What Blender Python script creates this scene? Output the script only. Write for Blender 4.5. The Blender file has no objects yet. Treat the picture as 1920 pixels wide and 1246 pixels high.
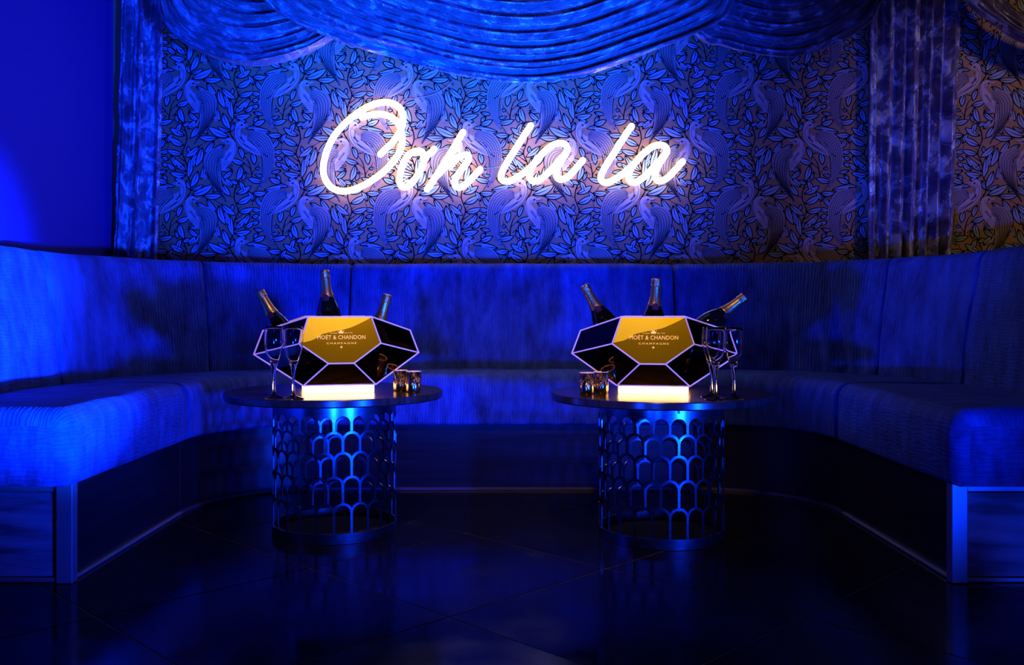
import bpy, bmesh, math, random
from math import sin, cos, pi, sqrt, atan2, radians
from mathutils import Vector, Matrix, noise
from mathutils.geometry import tessellate_polygon
random.seed(7)
C = bpy.context.scene.collection
SC = bpy.context.scene
F, HY, HC = 1745.0, 583.0, 0.783     # focal length in pixels, horizon row, eye height (m)

# ------------------------------------------------------------------ camera, world, lights, exposure
cam_d = bpy.data.cameras.new('camera'); cam = bpy.data.objects.new('camera', cam_d); C.objects.link(cam)
cam.location = (0, 0, HC); cam.rotation_euler = (pi/2, 0, 0)
cam_d.sensor_width = 36; cam_d.lens = 36*F/1920; cam_d.shift_y = (HY-623)/1920
cam_d.clip_start = .02; cam_d.clip_end = 60
SC.camera = cam
w = bpy.data.worlds.new('world'); SC.world = w; w.use_nodes = True
w.node_tree.nodes['Background'].inputs[0].default_value = (.25, .25, .4, 1)
w.node_tree.nodes['Background'].inputs[1].default_value = .0006
SC.view_settings.view_transform = 'Standard'; SC.view_settings.look = 'None'
SC.view_settings.gamma = 1; SC.view_settings.use_curve_mapping = False
SC.view_settings.exposure = 0
SC.cycles.use_denoising = True
SC.cycles.max_bounces = 10; SC.cycles.transparent_max_bounces = 12
SC.cycles.sample_clamp_indirect = 4
SC.cycles.blur_glossy = .5

def light(name, kind, loc, target, energy, color, **k):
    d = bpy.data.lights.new(name, kind); d.energy = energy; d.color = color
    for a, v in k.items(): setattr(d, a, v)
    o = bpy.data.objects.new(name, d); C.objects.link(o); o.location = loc
    o.rotation_euler = (Vector(target)-Vector(loc)).to_track_quat('-Z', 'Y').to_euler()
    return o
BLUE = (0.0005, 0.034, 1.0)
# low unseen blue wash in front of the booth, extra spots added to brighten single parts (below seat height, so the seats shade the lower backrests)
light('blue_wash_main', 'SPOT', (2.3, -.5, .20), (-1.35, 4.8, 2.0), 3600, BLUE, spot_size=radians(50), spot_blend=1.0, shadow_soft_size=.15)
light('blue_wash_left', 'SPOT', (1.5, .7, .24), (-1.82, 3.10, .84), 11500, (.001, .06, 1), spot_size=radians(17), spot_blend=.9, shadow_soft_size=.04)
light('blue_wash_centre', 'SPOT', (-.2, .5, .22), (-.35, 4.8, 2.2), 1350, BLUE, spot_size=radians(52), spot_blend=.95, shadow_soft_size=.12)
light('blue_wash_right', 'SPOT', (-1.0, .5, .24), (1.62, 4.1, 1.0), 520, BLUE, spot_size=radians(18), spot_blend=.9, shadow_soft_size=.05)
light('blue_wash_drapes', 'SPOT', (.75, .9, .22), (-.35, 4.7, 2.8), 3300, (.001, .085, 1), spot_size=radians(38), spot_blend=1.0, shadow_soft_size=.06)  # extra spot added to brighten the swags
light('blue_wash_curtain', 'SPOT', (.5, .5, .24), (2.02, 4.83, 1.75), 480, BLUE, spot_size=radians(18), spot_blend=.95, shadow_soft_size=.04)  # added beam, gives the right curtain some blue
light('blue_wash_floor', 'SPOT', (.9, .5, .12), (-1.28, 3.0, .06), 260, BLUE, spot_size=radians(17), spot_blend=.9, shadow_soft_size=.04)  # added weak spot for the left plinth, post and kick strip
light('blue_wash_end', 'SPOT', (2.3, .8, .10), (1.62, 2.68, .10), 75, BLUE, spot_size=radians(15), spot_blend=.8, shadow_soft_size=.03)  # added low spot to lift the right end panel
# dim overhead spill, unseen points added for glints and fill, and a warm light in the passage to the right
light('house_light', 'AREA', (0, 3.6, 2.3), (0, 3.9, 0), .5, (.75, .8, 1), size=.8)
for lx, ly, lz, e, c in ((-1.6, -.4, 2.2, 1.2, (.6, .5, 1)), (-.7, -.6, 2.7, 1.0, (1, .8, .6)), (.3, -.5, 2.4, 1.0, (.7, .6, 1)), (1.3, -.3, 2.8, 1.2, (1, .75, .5)), (2.4, .2, 2.2, 1.2, (1, .7, .45)), (3.3, 1.4, 1.9, 1.2, (1, .7, .4))):
    light('glint_fill', 'POINT', (lx, ly, lz), (0, 3, 0), e, c, shadow_soft_size=.05)
light('table_fill', 'SPOT', (.1, 1.5, 2.85), (-.05, 3.3, .7), 100, (1, .60, .30), spot_size=radians(44), spot_blend=.8, shadow_soft_size=.05)  # warm spot added overhead to bring out the gold of the bottle foils
light('passage_light', 'SPOT', (3.1, 2.9, 2.5), (2.7, 4.9, 1.5), 26, (1, .62, .32), spot_size=radians(70), spot_blend=.9, shadow_soft_size=.12)

def PX(x, y, Y):
    return Vector(((x-960)/F*Y, Y, HC-(y-HY)/F*Y))

# ------------------------------------------------------------------ helpers
def link(name, me, mat=None, parent=None, smooth=False):
    o = bpy.data.objects.new(name, me); C.objects.link(o)
    if mat is not None and not me.materials:
        for m in (mat if isinstance(mat, (list, tuple)) else [mat]): me.materials.append(m)
    if parent: o.parent = parent
    if smooth:
        me.polygons.foreach_set('use_smooth', [True]*len(me.polygons))
    return o
def obj(name, bm, mat, parent=None, smooth=False, normals=True):
    if normals: bmesh.ops.recalc_face_normals(bm, faces=bm.faces)
    me = bpy.data.meshes.new(name); bm.to_mesh(me); bm.free()
    return link(name, me, mat, parent, smooth)
def autosmooth(o, deg=35):
    me = o.data
    me.polygons.foreach_set('use_smooth', [True]*len(me.polygons))
    bm = bmesh.new(); bm.from_mesh(me)
    for e in bm.edges:
        if len(e.link_faces) == 2 and e.calc_face_angle(0) > radians(deg): e.smooth = False
    bm.to_mesh(me); bm.free()
    return o
def thing(name, label, cat, loc=(0, 0, 0), rz=0, group=None):
    o = bpy.data.objects.new(name, None); C.objects.link(o); o.empty_display_size = .05
    o.location = loc; o.rotation_euler = (0, 0, rz)
    o['label'] = label; o['category'] = cat
    if group: o['group'] = group
    return o
def tag(o, label, cat, group=None):
    o['label'] = label; o['category'] = cat
    if group: o['group'] = group
    return o
def struct(o, label=None):
    o['kind'] = 'structure'
    if label: o['label'] = label; o['category'] = 'setting'
    return o
def add_box(bm, x0, x1, y0, y1, z0, z1, bevel=0, seg=1):
    b = bmesh.new()
    vs = [b.verts.new((x, y, z)) for x in (x0, x1) for y in (y0, y1) for z in (z0, z1)]
    for f in ((0,1,3,2),(4,6,7,5),(0,4,5,1),(2,3,7,6),(0,2,6,4),(1,5,7,3)): b.faces.new([vs[i] for i in f])
    if bevel: bmesh.ops.bevel(b, geom=list(b.edges), offset=bevel, segments=seg, affect='EDGES', profile=.5)
    merge(bm, b)
def merge(bm, b):
    me = bpy.data.meshes.new('t'); b.to_mesh(me); b.free(); bm.from_mesh(me); bpy.data.meshes.remove(me)
def add_lathe(bm, prof, n=32, closed=False):
    rings = []
    for r, z in prof:
        if r < 1e-6: rings.append([bm.verts.new((0, 0, z))])
        else: rings.append([bm.verts.new((r*cos(2*pi*i/n), r*sin(2*pi*i/n), z)) for i in range(n)])
    pairs = list(zip(rings, rings[1:]))
    if closed: pairs.append((rings[-1], rings[0]))
    for a, b in pairs:
        for i in range(n):
            j = (i+1) % n
            if len(a) == 1 and len(b) == 1: continue
            if len(a) == 1: bm.faces.new((a[0], b[i], b[j]))
            elif len(b) == 1: bm.faces.new((a[i], a[j], b[0]))
            else: bm.faces.new((a[i], a[j], b[j], b[i]))
def catmull(pts, n=8):
    P = [Vector(p) for p in pts]; out = []
    for i in range(len(P)-1):
        p0 = P[i-1] if i else P[0]*2-P[1]
        p1, p2 = P[i], P[i+1]
        p3 = P[i+2] if i+2 < len(P) else P[-1]*2-P[-2]
        for k in range(n):
            t = k/n
            out.append(.5*((2*p1)+(p2-p0)*t+(2*p0-5*p1+4*p2-p3)*t*t+(3*p1-p0-3*p2+p3)*t**3))
    out.append(P[-1]); return out
def add_tube(bm, pts, r, n=12, cap=3):
    """tube along 3-D points with hemispherical ends"""
    P = [Vector(p) for p in pts]
    T = [(P[min(i+1, len(P)-1)]-P[max(i-1, 0)]).normalized() for i in range(len(P))]
    up = Vector((0, 1, 0))
    if abs(T[0].dot(up)) > .9: up = Vector((1, 0, 0))
    rings = []
    def ring(c, t, u, rr):
        a = (u-t*u.dot(t)).normalized(); b = t.cross(a)
        return [bm.verts.new(c+(a*cos(2*pi*i/n)+b*sin(2*pi*i/n))*rr) for i in range(n)]
    seq = []
    for k in range(cap, 0, -1):
        a = k/(cap+.4)*pi/2; seq.append((P[0]-T[0]*r*sin(a), T[0], r*cos(a)))
    for p, t in zip(P, T): seq.append((p, t, r))
    for k in range(1, cap+1):
        a = k/(cap+.4)*pi/2; seq.append((P[-1]+T[-1]*r*sin(a), T[-1], r*cos(a)))
    for c, t, rr in seq:
        rg = ring(c, t, up, rr); rings.append(rg)
        up = (up-t*up.dot(t)).normalized()
    for a, b in zip(rings, rings[1:]):
        for i in range(n): bm.faces.new((a[i], a[(i+1) % n], b[(i+1) % n], b[i]))
    bm.faces.new(rings[0][::-1]); bm.faces.new(rings[-1])

# ------------------------------------------------------------------ materials
def mat(name, base=(.5,.5,.5), rough=.5, metal=0, **k):
    m = bpy.data.materials.new(name); m.use_nodes = True
    b = m.node_tree.nodes['Principled BSDF']
    b.inputs['Base Color'].default_value = (*base, 1)
    b.inputs['Roughness'].default_value = rough; b.inputs['Metallic'].default_value = metal
    for a, v in k.items(): b.inputs[a.replace('_', ' ')].default_value = v
    return m
def N(m, t, **k):
    n = m.node_tree.nodes.new(t)
    for a, v in k.items():
        if a.startswith('i_'):
            n.inputs[a[2:].replace('_', ' ')].default_value = v
        else: setattr(n, a, v)
    return n
def L(m, a, b): m.node_tree.links.new(a, b)
def ramp(m, src, stops):
    r = N(m, 'ShaderNodeValToRGB'); L(m, src, r.inputs[0])
    e = r.color_ramp.elements
    while len(e) < len(stops): e.new(.5)
    for el, (p, c) in zip(e, stops):
        el.position = p; el.color = (*c, 1) if len(c) == 3 else c
    return r.outputs[0]
def bump(m, h, strength=.3, dist=.002, normal=None):
    b = N(m, 'ShaderNodeBump'); b.inputs['Strength'].default_value = strength; b.inputs['Distance'].default_value = dist
    L(m, h, b.inputs['Height'])
    if normal: L(m, normal, b.inputs['Normal'])
    return b.outputs[0]
def math_(m, op, a, b=None, v=None):
    n = N(m, 'ShaderNodeMath', operation=op)
    L(m, a, n.inputs[0])
    if b is not None: L(m, b, n.inputs[1])
    if v is not None: n.inputs[1].default_value = v
    return n.outputs[0]

def fabric(name, scallop=False):
    """blue-grey rippled velvet; UV in metres: u along the bench, v along the profile"""
    m = mat(name, (.04, .12, .32), .75)
    b = m.node_tree.nodes['Principled BSDF']
    b.inputs['Sheen Weight'].default_value = .12; b.inputs['Sheen Roughness'].default_value = .4
    b.inputs['Sheen Tint'].default_value = (.5, .6, 1, 1); b.inputs['Specular IOR Level'].default_value = .25
    uv = N(m, 'ShaderNodeUVMap').outputs[0]
    mp = N(m, 'ShaderNodeMapping'); L(m, uv, mp.inputs[0])
    mp.inputs['Scale'].default_value = (1, .22, 1) if not scallop else (.35, 1, 1)
    wv = N(m, 'ShaderNodeTexWave', wave_type='BANDS', bands_direction='Y' if scallop else 'X', wave_profile='SIN')
    wv.inputs['Scale'].default_value = 28 if not scallop else 24
    wv.inputs['Distortion'].default_value = 8 if not scallop else 9
    wv.inputs['Detail'].default_value = 2.0; wv.inputs['Detail Scale'].default_value = .8 if not scallop else 1.4; wv.inputs['Detail Roughness'].default_value = .6
    L(m, mp.outputs[0], wv.inputs[0])
    mp2 = N(m, 'ShaderNodeMapping'); L(m, uv, mp2.inputs[0]); mp2.inputs['Scale'].default_value = (1.3, .45, 1)
    n1 = N(m, 'ShaderNodeTexNoise'); n1.inputs['Scale'].default_value = 13; n1.inputs['Detail'].default_value = 5; L(m, mp2.outputs[0], n1.inputs[0])
    n1.inputs['Roughness'].default_value = .65
    # pile lies in patches: colour varies with the brushing of the nap
    col = ramp(m, n1.outputs[0], [(.30, (.015, .03, .12)), (.5, (.03, .075, .28)), (.72, (.06, .14, .44))])
    mx = N(m, 'ShaderNodeMix', data_type='RGBA', blend_type='MULTIPLY'); mx.inputs[0].default_value = .38
    L(m, col, mx.inputs[6])
    L(m, ramp(m, wv.outputs[0], [(.0, (.35,.35,.35)), (.45, (.9,.9,.9)), (1, (1,1,1))]), mx.inputs[7])
    L(m, mx.outputs[2], b.inputs['Base Color'])
    nb = bump(m, wv.outputs[0], .45 if not scallop else .35, .0035)
    L(m, bump(m, n1.outputs[0], .5, .012, nb), b.inputs['Normal'])
    return m

def crushed(name, a=(.07,.035,.065), bcol=(.22,.15,.23), c=(.86,.92,.98), scale=1.0):
    """crushed velvet of the drapes: nap flattened in sharp-edged patches"""
    m = mat(name, a, .42, .9)
    b = m.node_tree.nodes['Principled BSDF']
    uv = N(m, 'ShaderNodeUVMap').outputs[0]
    n1 = N(m, 'ShaderNodeTexNoise'); L(m, uv, n1.inputs[0])
    n1.inputs['Scale'].default_value = 13*scale; n1.inputs['Detail'].default_value = 9; n1.inputs['Roughness'].default_value = .68; n1.inputs['Distortion'].default_value = .9
    n2 = N(m, 'ShaderNodeTexNoise'); L(m, uv, n2.inputs[0])
    n2.inputs['Scale'].default_value = 38*scale; n2.inputs['Detail'].default_value = 4; n2.inputs['Distortion'].default_value = 1.2
    s = math_(m, 'MULTIPLY', n2.outputs[0], v=.20)
    h = math_(m, 'ADD', n1.outputs[0], s)
    col = ramp(m, h, [(.38, a), (.50, bcol), (.60, (.30,.24,.32)), (.68, c), (.80, c)])
    L(m, col, b.inputs['Base Color'])
    L(m, ramp(m, h, [(.5, (.42,.42,.42)), (.66, (.25,.25,.25))]), b.inputs['Roughness'])
    b.inputs['Sheen Weight'].default_value = .25; b.inputs['Specular IOR Level'].default_value = .6
    nb = bump(m, h, .8, .022)
    L(m, nb, b.inputs['Normal'])
    return m

M = {}
M['fabric'] = fabric('rippled_velvet')
M['fabric_side'] = fabric('scalloped_velvet', True)
M['drape'] = crushed('crushed_velvet')
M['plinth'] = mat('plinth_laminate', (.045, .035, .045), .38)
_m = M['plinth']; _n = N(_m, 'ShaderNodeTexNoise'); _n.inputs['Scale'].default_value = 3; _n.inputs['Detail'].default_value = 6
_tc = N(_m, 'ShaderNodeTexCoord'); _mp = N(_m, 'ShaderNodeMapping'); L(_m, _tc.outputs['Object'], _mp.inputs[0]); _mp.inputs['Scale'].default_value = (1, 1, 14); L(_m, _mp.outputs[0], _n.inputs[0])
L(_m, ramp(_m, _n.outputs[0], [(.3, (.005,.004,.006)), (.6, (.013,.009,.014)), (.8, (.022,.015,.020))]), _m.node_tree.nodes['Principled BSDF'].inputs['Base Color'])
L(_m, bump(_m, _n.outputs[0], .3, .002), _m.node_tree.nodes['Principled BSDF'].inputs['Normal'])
M['trim'] = mat('brushed_trim', (.42, .36, .44), .42, .7)
M['darktrim'] = mat('dark_trim', (.09, .07, .1), .5, .5)
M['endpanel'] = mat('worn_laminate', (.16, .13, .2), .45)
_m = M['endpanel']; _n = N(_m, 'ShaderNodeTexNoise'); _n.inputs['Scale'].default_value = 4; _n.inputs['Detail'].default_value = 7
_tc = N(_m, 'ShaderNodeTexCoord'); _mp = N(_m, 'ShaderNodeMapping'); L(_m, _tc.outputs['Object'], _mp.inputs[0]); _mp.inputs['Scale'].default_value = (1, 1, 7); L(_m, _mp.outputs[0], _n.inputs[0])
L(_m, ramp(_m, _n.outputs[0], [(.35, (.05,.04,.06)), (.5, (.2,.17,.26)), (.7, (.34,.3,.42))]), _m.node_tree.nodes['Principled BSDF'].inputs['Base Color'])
M['wallblue'] = mat('painted_wall', (.03, .015, .25), .85)
_m = M['wallblue']; _n = N(_m, 'ShaderNodeTexNoise'); _n.inputs['Scale'].default_value = 120
L(_m, bump(_m, _n.outputs[0], .08, .001), _m.node_tree.nodes['Principled BSDF'].inputs['Normal'])
M['ceiling'] = mat('ceiling_black', (.012, .012, .014), .9)
M['paper'] = mat('wallpaper_gold', (.46, .27, .13), .6)
_m = M['paper']; _n = N(_m, 'ShaderNodeTexNoise'); _n.inputs['Scale'].default_value = 260; _n.inputs['Detail'].default_value = 3
L(_m, ramp(_m, _n.outputs[0], [(.3, (.42,.20,.075)), (.7, (.49,.235,.09))]), _m.node_tree.nodes['Principled BSDF'].inputs['Base Color'])
M['leaf'] = mat('print_leaf_grey', (.36, .44, .50), .6)
M['bird'] = mat('print_bird_cream', (.60, .42, .36), .6)
M['ink'] = mat('print_ink', (.004, .004, .005), .8, Specular_IOR_Level=.1)
M['grout'] = mat('grout', (.22, .15, .085), .8)
# polished dark stone tile with worn specks
m = M['tile'] = mat('black_tile', (.006, .006, .007), .13, IOR=1.26)
b_ = m.node_tree.nodes['Principled BSDF']
tc = N(m, 'ShaderNodeTexCoord'); n1 = N(m, 'ShaderNodeTexNoise'); n1.inputs['Scale'].default_value = 170; n1.inputs['Detail'].default_value = 3; L(m, tc.outputs['Object'], n1.inputs[0])
n2 = N(m, 'ShaderNodeTexNoise'); n2.inputs['Scale'].default_value = 5; n2.inputs['Detail'].default_value = 5; L(m, tc.outputs['Object'], n2.inputs[0])
pr = math_(m, 'MULTIPLY', n1.outputs[0], n2.outputs[0])
L(m, ramp(m, pr, [(.40, (.006,.006,.007)), (.46, (.10,.085,.06))]), b_.inputs['Base Color'])
L(m, ramp(m, n2.outputs[0], [(.35, (.10,.10,.10)), (.7, (.24,.24,.24))]), b_.inputs['Roughness'])
L(m, bump(m, n2.outputs[0], .05, .004), b_.inputs['Normal'])
M['drum'] = mat('brushed_steel', (.30, .25, .28), .30, 1.0)
_m = M['drum']; _m.node_tree.nodes['Principled BSDF'].inputs['Anisotropic'].default_value = .5
_tc = N(_m, 'ShaderNodeTexCoord'); _mp = N(_m, 'ShaderNodeMapping'); L(_m, _tc.outputs['Object'], _mp.inputs[0]); _mp.inputs['Scale'].default_value = (4, 4, 220)
_n = N(_m, 'ShaderNodeTexNoise'); _n.inputs['Scale'].default_value = 6; L(_m, _mp.outputs[0], _n.inputs[0])
L(_m, ramp(_m, _n.outputs[0], [(.3, (.17,.17,.17)), (.7, (.28,.28,.28))]), _m.node_tree.nodes['Principled BSDF'].inputs['Roughness'])
M['tabletop'] = mat('bronze_tabletop', (.05, .035, .03), .22, .3, Specular_IOR_Level=.35)
_m = M['tabletop']; _n = N(_m, 'ShaderNodeTexNoise'); _n.inputs['Scale'].default_value = 9; _n.inputs['Detail'].default_value = 6
_tc = N(_m, 'ShaderNodeTexCoord'); _mp = N(_m, 'ShaderNodeMapping'); L(_m, _tc.outputs['Object'], _mp.inputs[0]); _mp.inputs['Scale'].default_value = (1, 9, 1); L(_m, _mp.outputs[0], _n.inputs[0])
L(_m, ramp(_m, _n.outputs[0], [(.35, (.022,.015,.011)), (.65, (.06,.042,.028))]), _m.node_tree.nodes['Principled BSDF'].inputs['Base Color'])
M['baseplate'] = mat('base_plate', (.04, .026, .012), .9, 0, Specular_IOR_Level=.1)
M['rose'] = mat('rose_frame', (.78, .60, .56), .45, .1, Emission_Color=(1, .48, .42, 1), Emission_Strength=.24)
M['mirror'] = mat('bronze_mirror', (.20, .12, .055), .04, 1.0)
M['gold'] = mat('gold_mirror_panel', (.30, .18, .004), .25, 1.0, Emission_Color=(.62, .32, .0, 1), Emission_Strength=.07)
M['gold_bright'] = mat('bright_gold_panel', (.7, .45, .01), .3, .8, Emission_Color=(.85, .44, .0, 1), Emission_Strength=.42)
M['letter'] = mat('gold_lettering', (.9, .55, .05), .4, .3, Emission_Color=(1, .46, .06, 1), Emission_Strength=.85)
M['ledbase'] = mat('led_base', (1, .9, .7), .5, 0, Emission_Color=(1, .60, .20, 1), Emission_Strength=7.5)
M['neon'] = mat('neon_tube', (1, 1, 1), .5, 0, Emission_Color=(1, .91, .74, 1), Emission_Strength=4.2)
M['wire'] = mat('clear_wire', (.35, .35, .4), .4)
M['bottle'] = mat('bottle_glass', (.003, .005, .002), .05, 0, Specular_IOR_Level=.5)
M['foil'] = mat('champagne_foil', (.66, .36, .07), .34, .95)
M['cap'] = mat('crinkled_foil', (.55, .30, .08), .30, .95)
for k, sc_, st, ds in (('foil', 240, .15, .001), ('cap', 190, .8, .003)):
    _m = M[k]; _n = N(_m, 'ShaderNodeTexNoise'); _n.inputs['Scale'].default_value = sc_
    _tc = N(_m, 'ShaderNodeTexCoord'); L(_m, _tc.outputs['Object'], _n.inputs[0])
    L(_m, bump(_m, _n.outputs[0], st, ds), _m.node_tree.nodes['Principled BSDF'].inputs['Normal'])
M['blacklabel'] = mat('black_print', (.01, .01, .012), .5)
M['seal'] = mat('dark_red_seal', (.05, .01, .012), .7, 0, Specular_IOR_Level=.1)
M['glass'] = mat('clear_glass', (1, 1, 1), .015, 0, Transmission_Weight=1.0, IOR=1.45)
M['flame'] = mat('candle_glow', (1, .7, .3), .5, 0, Emission_Color=(1, .55, .12, 1), Emission_Strength=90)
M['wax'] = mat('wax', (.75, .6, .4), .5, 0, Subsurface_Weight=.3)
# mercury glass: dark mirrored skin with clear specks where the candle shines through
m = M['mercury'] = bpy.data.materials.new('mercury_glass'); m.use_nodes = True
nt = m.node_tree; b_ = nt.nodes['Principled BSDF']; out = nt.nodes['Material Output']
b_.inputs['Base Color'].default_value = (.50, .32, .17, 1); b_.inputs['Metallic'].default_value = 1; b_.inputs['Roughness'].default_value = .14
tc = N(m, 'ShaderNodeTexCoord'); vo = N(m, 'ShaderNodeTexVoronoi'); vo.inputs['Scale'].default_value = 330; L(m, tc.outputs['Object'], vo.inputs[0])
nn = N(m, 'ShaderNodeTexNoise'); nn.inputs['Scale'].default_value = 45; L(m, tc.outputs['Object'], nn.inputs[0])
th = math_(m, 'MULTIPLY', nn.outputs[0], v=.72)
hole = math_(m, 'LESS_THAN', vo.outputs['Distance'], th)
tr = N(m, 'ShaderNodeBsdfTranslucent'); tr.inputs[0].default_value = (1, .8, .5, 1)
tp = N(m, 'ShaderNodeBsdfTransparent')
ms2 = N(m, 'ShaderNodeMixShader'); ms2.inputs[0].default_value = .4; L(m, tr.outputs[0], ms2.inputs[1]); L(m, tp.outputs[0], ms2.inputs[2])
ms = N(m, 'ShaderNodeMixShader'); hs = math_(m, 'MULTIPLY', hole, v=.8); L(m, hs, ms.inputs[0]); L(m, b_.outputs[0], ms.inputs[1]); L(m, ms2.outputs[0], ms.inputs[2])
L(m, ms.outputs[0], out.inputs[0])

# ------------------------------------------------------------------ the room shell
WALL_Y, LEFT_X, CEIL = 4.90, -2.10, 3.05
bm = bmesh.new(); add_box(bm, -2.3, 5.2, WALL_Y, WALL_Y+.12, 0, CEIL)
wall = struct(obj('wall_back', bm, M['paper']))
bm = bmesh.new(); add_box(bm, LEFT_X-.12, LEFT_X, -1.0, WALL_Y, 0, CEIL)
struct(obj('wall_left', bm, M['wallblue']))
bm = bmesh.new(); add_box(bm, LEFT_X-.12, 5.2, -1.0, WALL_Y+.12, CEIL, CEIL+.1)
struct(obj('ceiling', bm, M['ceiling']))
bm = bmesh.new(); add_box(bm, 5.2, 5.32, -1.0, WALL_Y+.12, 0, CEIL)
struct(obj('wall_right', bm, M['ceiling']))

# floor: grout bed with square tiles laid diagonally, each tile a piece of its own
bm = bmesh.new(); add_box(bm, LEFT_X-.12, 5.2, -1.0, WALL_Y+.12, -.08, -.0018)
floor = struct(obj('floor', bm, M['grout']))
S = .904; cA, cB = 3.125, 3.450
h = S/sqrt(2)/2-.0022
bm = bmesh.new(); add_box(bm, -h, h, -h, h, -.0015, 0, .0008, 1)
tile_me = bpy.data.meshes.new('floor_tile'); bm.to_mesh(tile_me); bm.free(); tile_me.materials.append(M['tile'])
for i in range(-6, 8):
    for j in range(-6, 8):
        a = cA+(i+.5)*S; b = cB+(j+.5)*S          # X+Y = a, Y-X = b
        y = (a+b)/2; x = (a-b)/2
        if x < LEFT_X+.0 or x > 4.6 or y < .3 or y > WALL_Y-.1: continue
        o = bpy.data.objects.new('floor_tile', tile_me); C.objects.link(o); o.parent = floor
        o.location = (x, y, random.uniform(-.0004, .0004)); o.rotation_euler = (0, 0, pi/4)

# ------------------------------------------------------------------ printed wallpaper pattern (flat print of birds and leaves)
U = 200/1246.0/F*WALL_Y                            # metres per drawing unit
PW, PH = 1327.0, 1356.0
CUR = [0.0]                                        # hair-thin step so that overlapping print never coincides
class Layer(list):
    def append(self, p): super().append((p, CUR[0]))
polys = {'ink': Layer(), 'leaf': Layer(), 'bird': Layer(), 'ink2': Layer()}
def ribbon(key, pts, w0, w1=None, w2=None):
    """quads along a polyline with width w0 at the start, w1 in the middle, w2 at the end"""
    w1 = w0 if w1 is None else w1; w2 = w1 if w2 is None else w2
    n = len(pts)
    Ls, Rs = [], []
    for i, p in enumerate(pts):
        q = pts[min(i+1, n-1)]; o = pts[max(i-1, 0)]
        dx, dy = q[0]-o[0], q[1]-o[1]; d = math.hypot(dx, dy) or 1
        t = i/(n-1); ww = (w0+(w1-w0)*t*2) if t < .5 else (w1+(w2-w1)*(t-.5)*2)
        nx, ny = -dy/d*ww/2, dx/d*ww/2
        Ls.append((p[0]+nx, p[1]+ny)); Rs.append((p[0]-nx, p[1]-ny))
    for i in range(n-1): polys[key].append([Ls[i], Ls[i+1], Rs[i+1], Rs[i]])
def curve2(pts, n=6):
    return [(p[0], p[1]) for p in catmull([(a[0], a[1], 0) for a in pts], n)]
def leaf(x0, y0, x1, y1, w, bend=.06):
    w *= 1.2; CUR[0] += 4e-6
    ex_, ey_ = (x1-x0)*.05, (y1-y0)*.05; x0 -= ex_; x1 += ex_; y0 -= ey_; y1 += ey_
    dx, dy = x1-x0, y1-y0; d = math.hypot(dx, dy); nx, ny = -dy/d, dx/d
    def shape(grow, hw):
        top, bot = [], []
        for k in range(11):
            t = k/10; e = sin(pi*t)**.75*hw
            c = bend*d*sin(pi*t); tt = -grow/d+(1+2*grow/d)*t
            cx, cy = x0+dx*tt+nx*c, y0+dy*tt+ny*c
            top.append((cx+nx*e, cy+ny*e)); bot.append((cx-nx*e, cy-ny*e))
        return top, bot
    for key, g, hw in (('ink', 18, w/2+13), ('leaf', 0, w/2)):
        top, bot = shape(g, hw)
        for k in range(10): polys[key].append([top[k], top[k+1], bot[k+1], bot[k]])
    mid = [(x0+dx*t+nx*bend*d*sin(pi*t), y0+dy*t+ny*bend*d*sin(pi*t)) for t in [k/8*.88 for k in range(9)]]
    ribbon('ink2', mid, 11, 8, 2)
def fan(key, pts, c=None):
    CUR[0] += 4e-6
    if len(pts) > 6: pts = curve2(list(pts)+[pts[0]], 3)[:-1]
    for tri in tessellate_polygon([[Vector((p[0], p[1], 0)) for p in pts]]): polys[key].append([pts[i] for i in tri])
def strip_fill(key, A, B):
    CUR[0] += 4e-6
    for i in range(len(A)-1): polys[key].append([A[i], A[i+1], B[i+1], B[i]])
def resample(pts, n):
    d = [0]
    for a, b in zip(pts, pts[1:]): d.append(d[-1]+math.hypot(b[0]-a[0], b[1]-a[1]))
    out = []; j = 0
    for k in range(n):
        s = d[-1]*k/(n-1)
        while j < len(d)-2 and d[j+1] < s: j += 1
        t = (s-d[j])/max(d[j+1]-d[j], 1e-9); t = min(max(t, 0), 1)
        out.append((pts[j][0]+(pts[j+1][0]-pts[j][0])*t, pts[j][1]+(pts[j+1][1]-pts[j][1])*t))
    return out
def plumage(outer, inner, nf, side):
    """long roped feathers swept between an outer and an inner curve"""
    A = resample(curve2(outer), 44); B = resample(curve2(inner), 44)
    oA = [(a[0]+(a[0]-b[0])*.045, a[1]+(a[1]-b[1])*.045) for a, b in zip(A, B)]
    oB = [(b[0]-(a[0]-b[0])*.045, b[1]-(a[1]-b[1])*.045) for a, b in zip(A, B)]
    strip_fill('ink', oA, oB); strip_fill('bird', A, B)
    for k in range(nf):
        f0, f1 = k/nf, (k+1)/nf
        mix = lambda i, f: (A[i][0]+(B[i][0]-A[i][0])*f, A[i][1]+(B[i][1]-A[i][1])*f)
        ribbon('ink2', [mix(i, f1) for i in range(1, 43)], 5, 6.5, 1.5)
        if k < nf-1:
            for i in range(2, 42):
                p = mix(i, f0+.02/nf); q = mix(min(i+1, 43), f1-.3/nf)
                if side < 0: p, q = mix(min(i+1, 43), f0+.02/nf), mix(i, f1-.3/nf)
                dd = math.hypot(A[i][0]-B[i][0], A[i][1]-B[i][1])/nf
                if dd > 7: ribbon('ink2', [p, q], min(5.0, dd*.22))
        else:
            for i in range(8, 34, 2):
                ribbon('ink2', [mix(i, f0+.15/nf), mix(i+2, f1-.15/nf)], 3)
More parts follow.
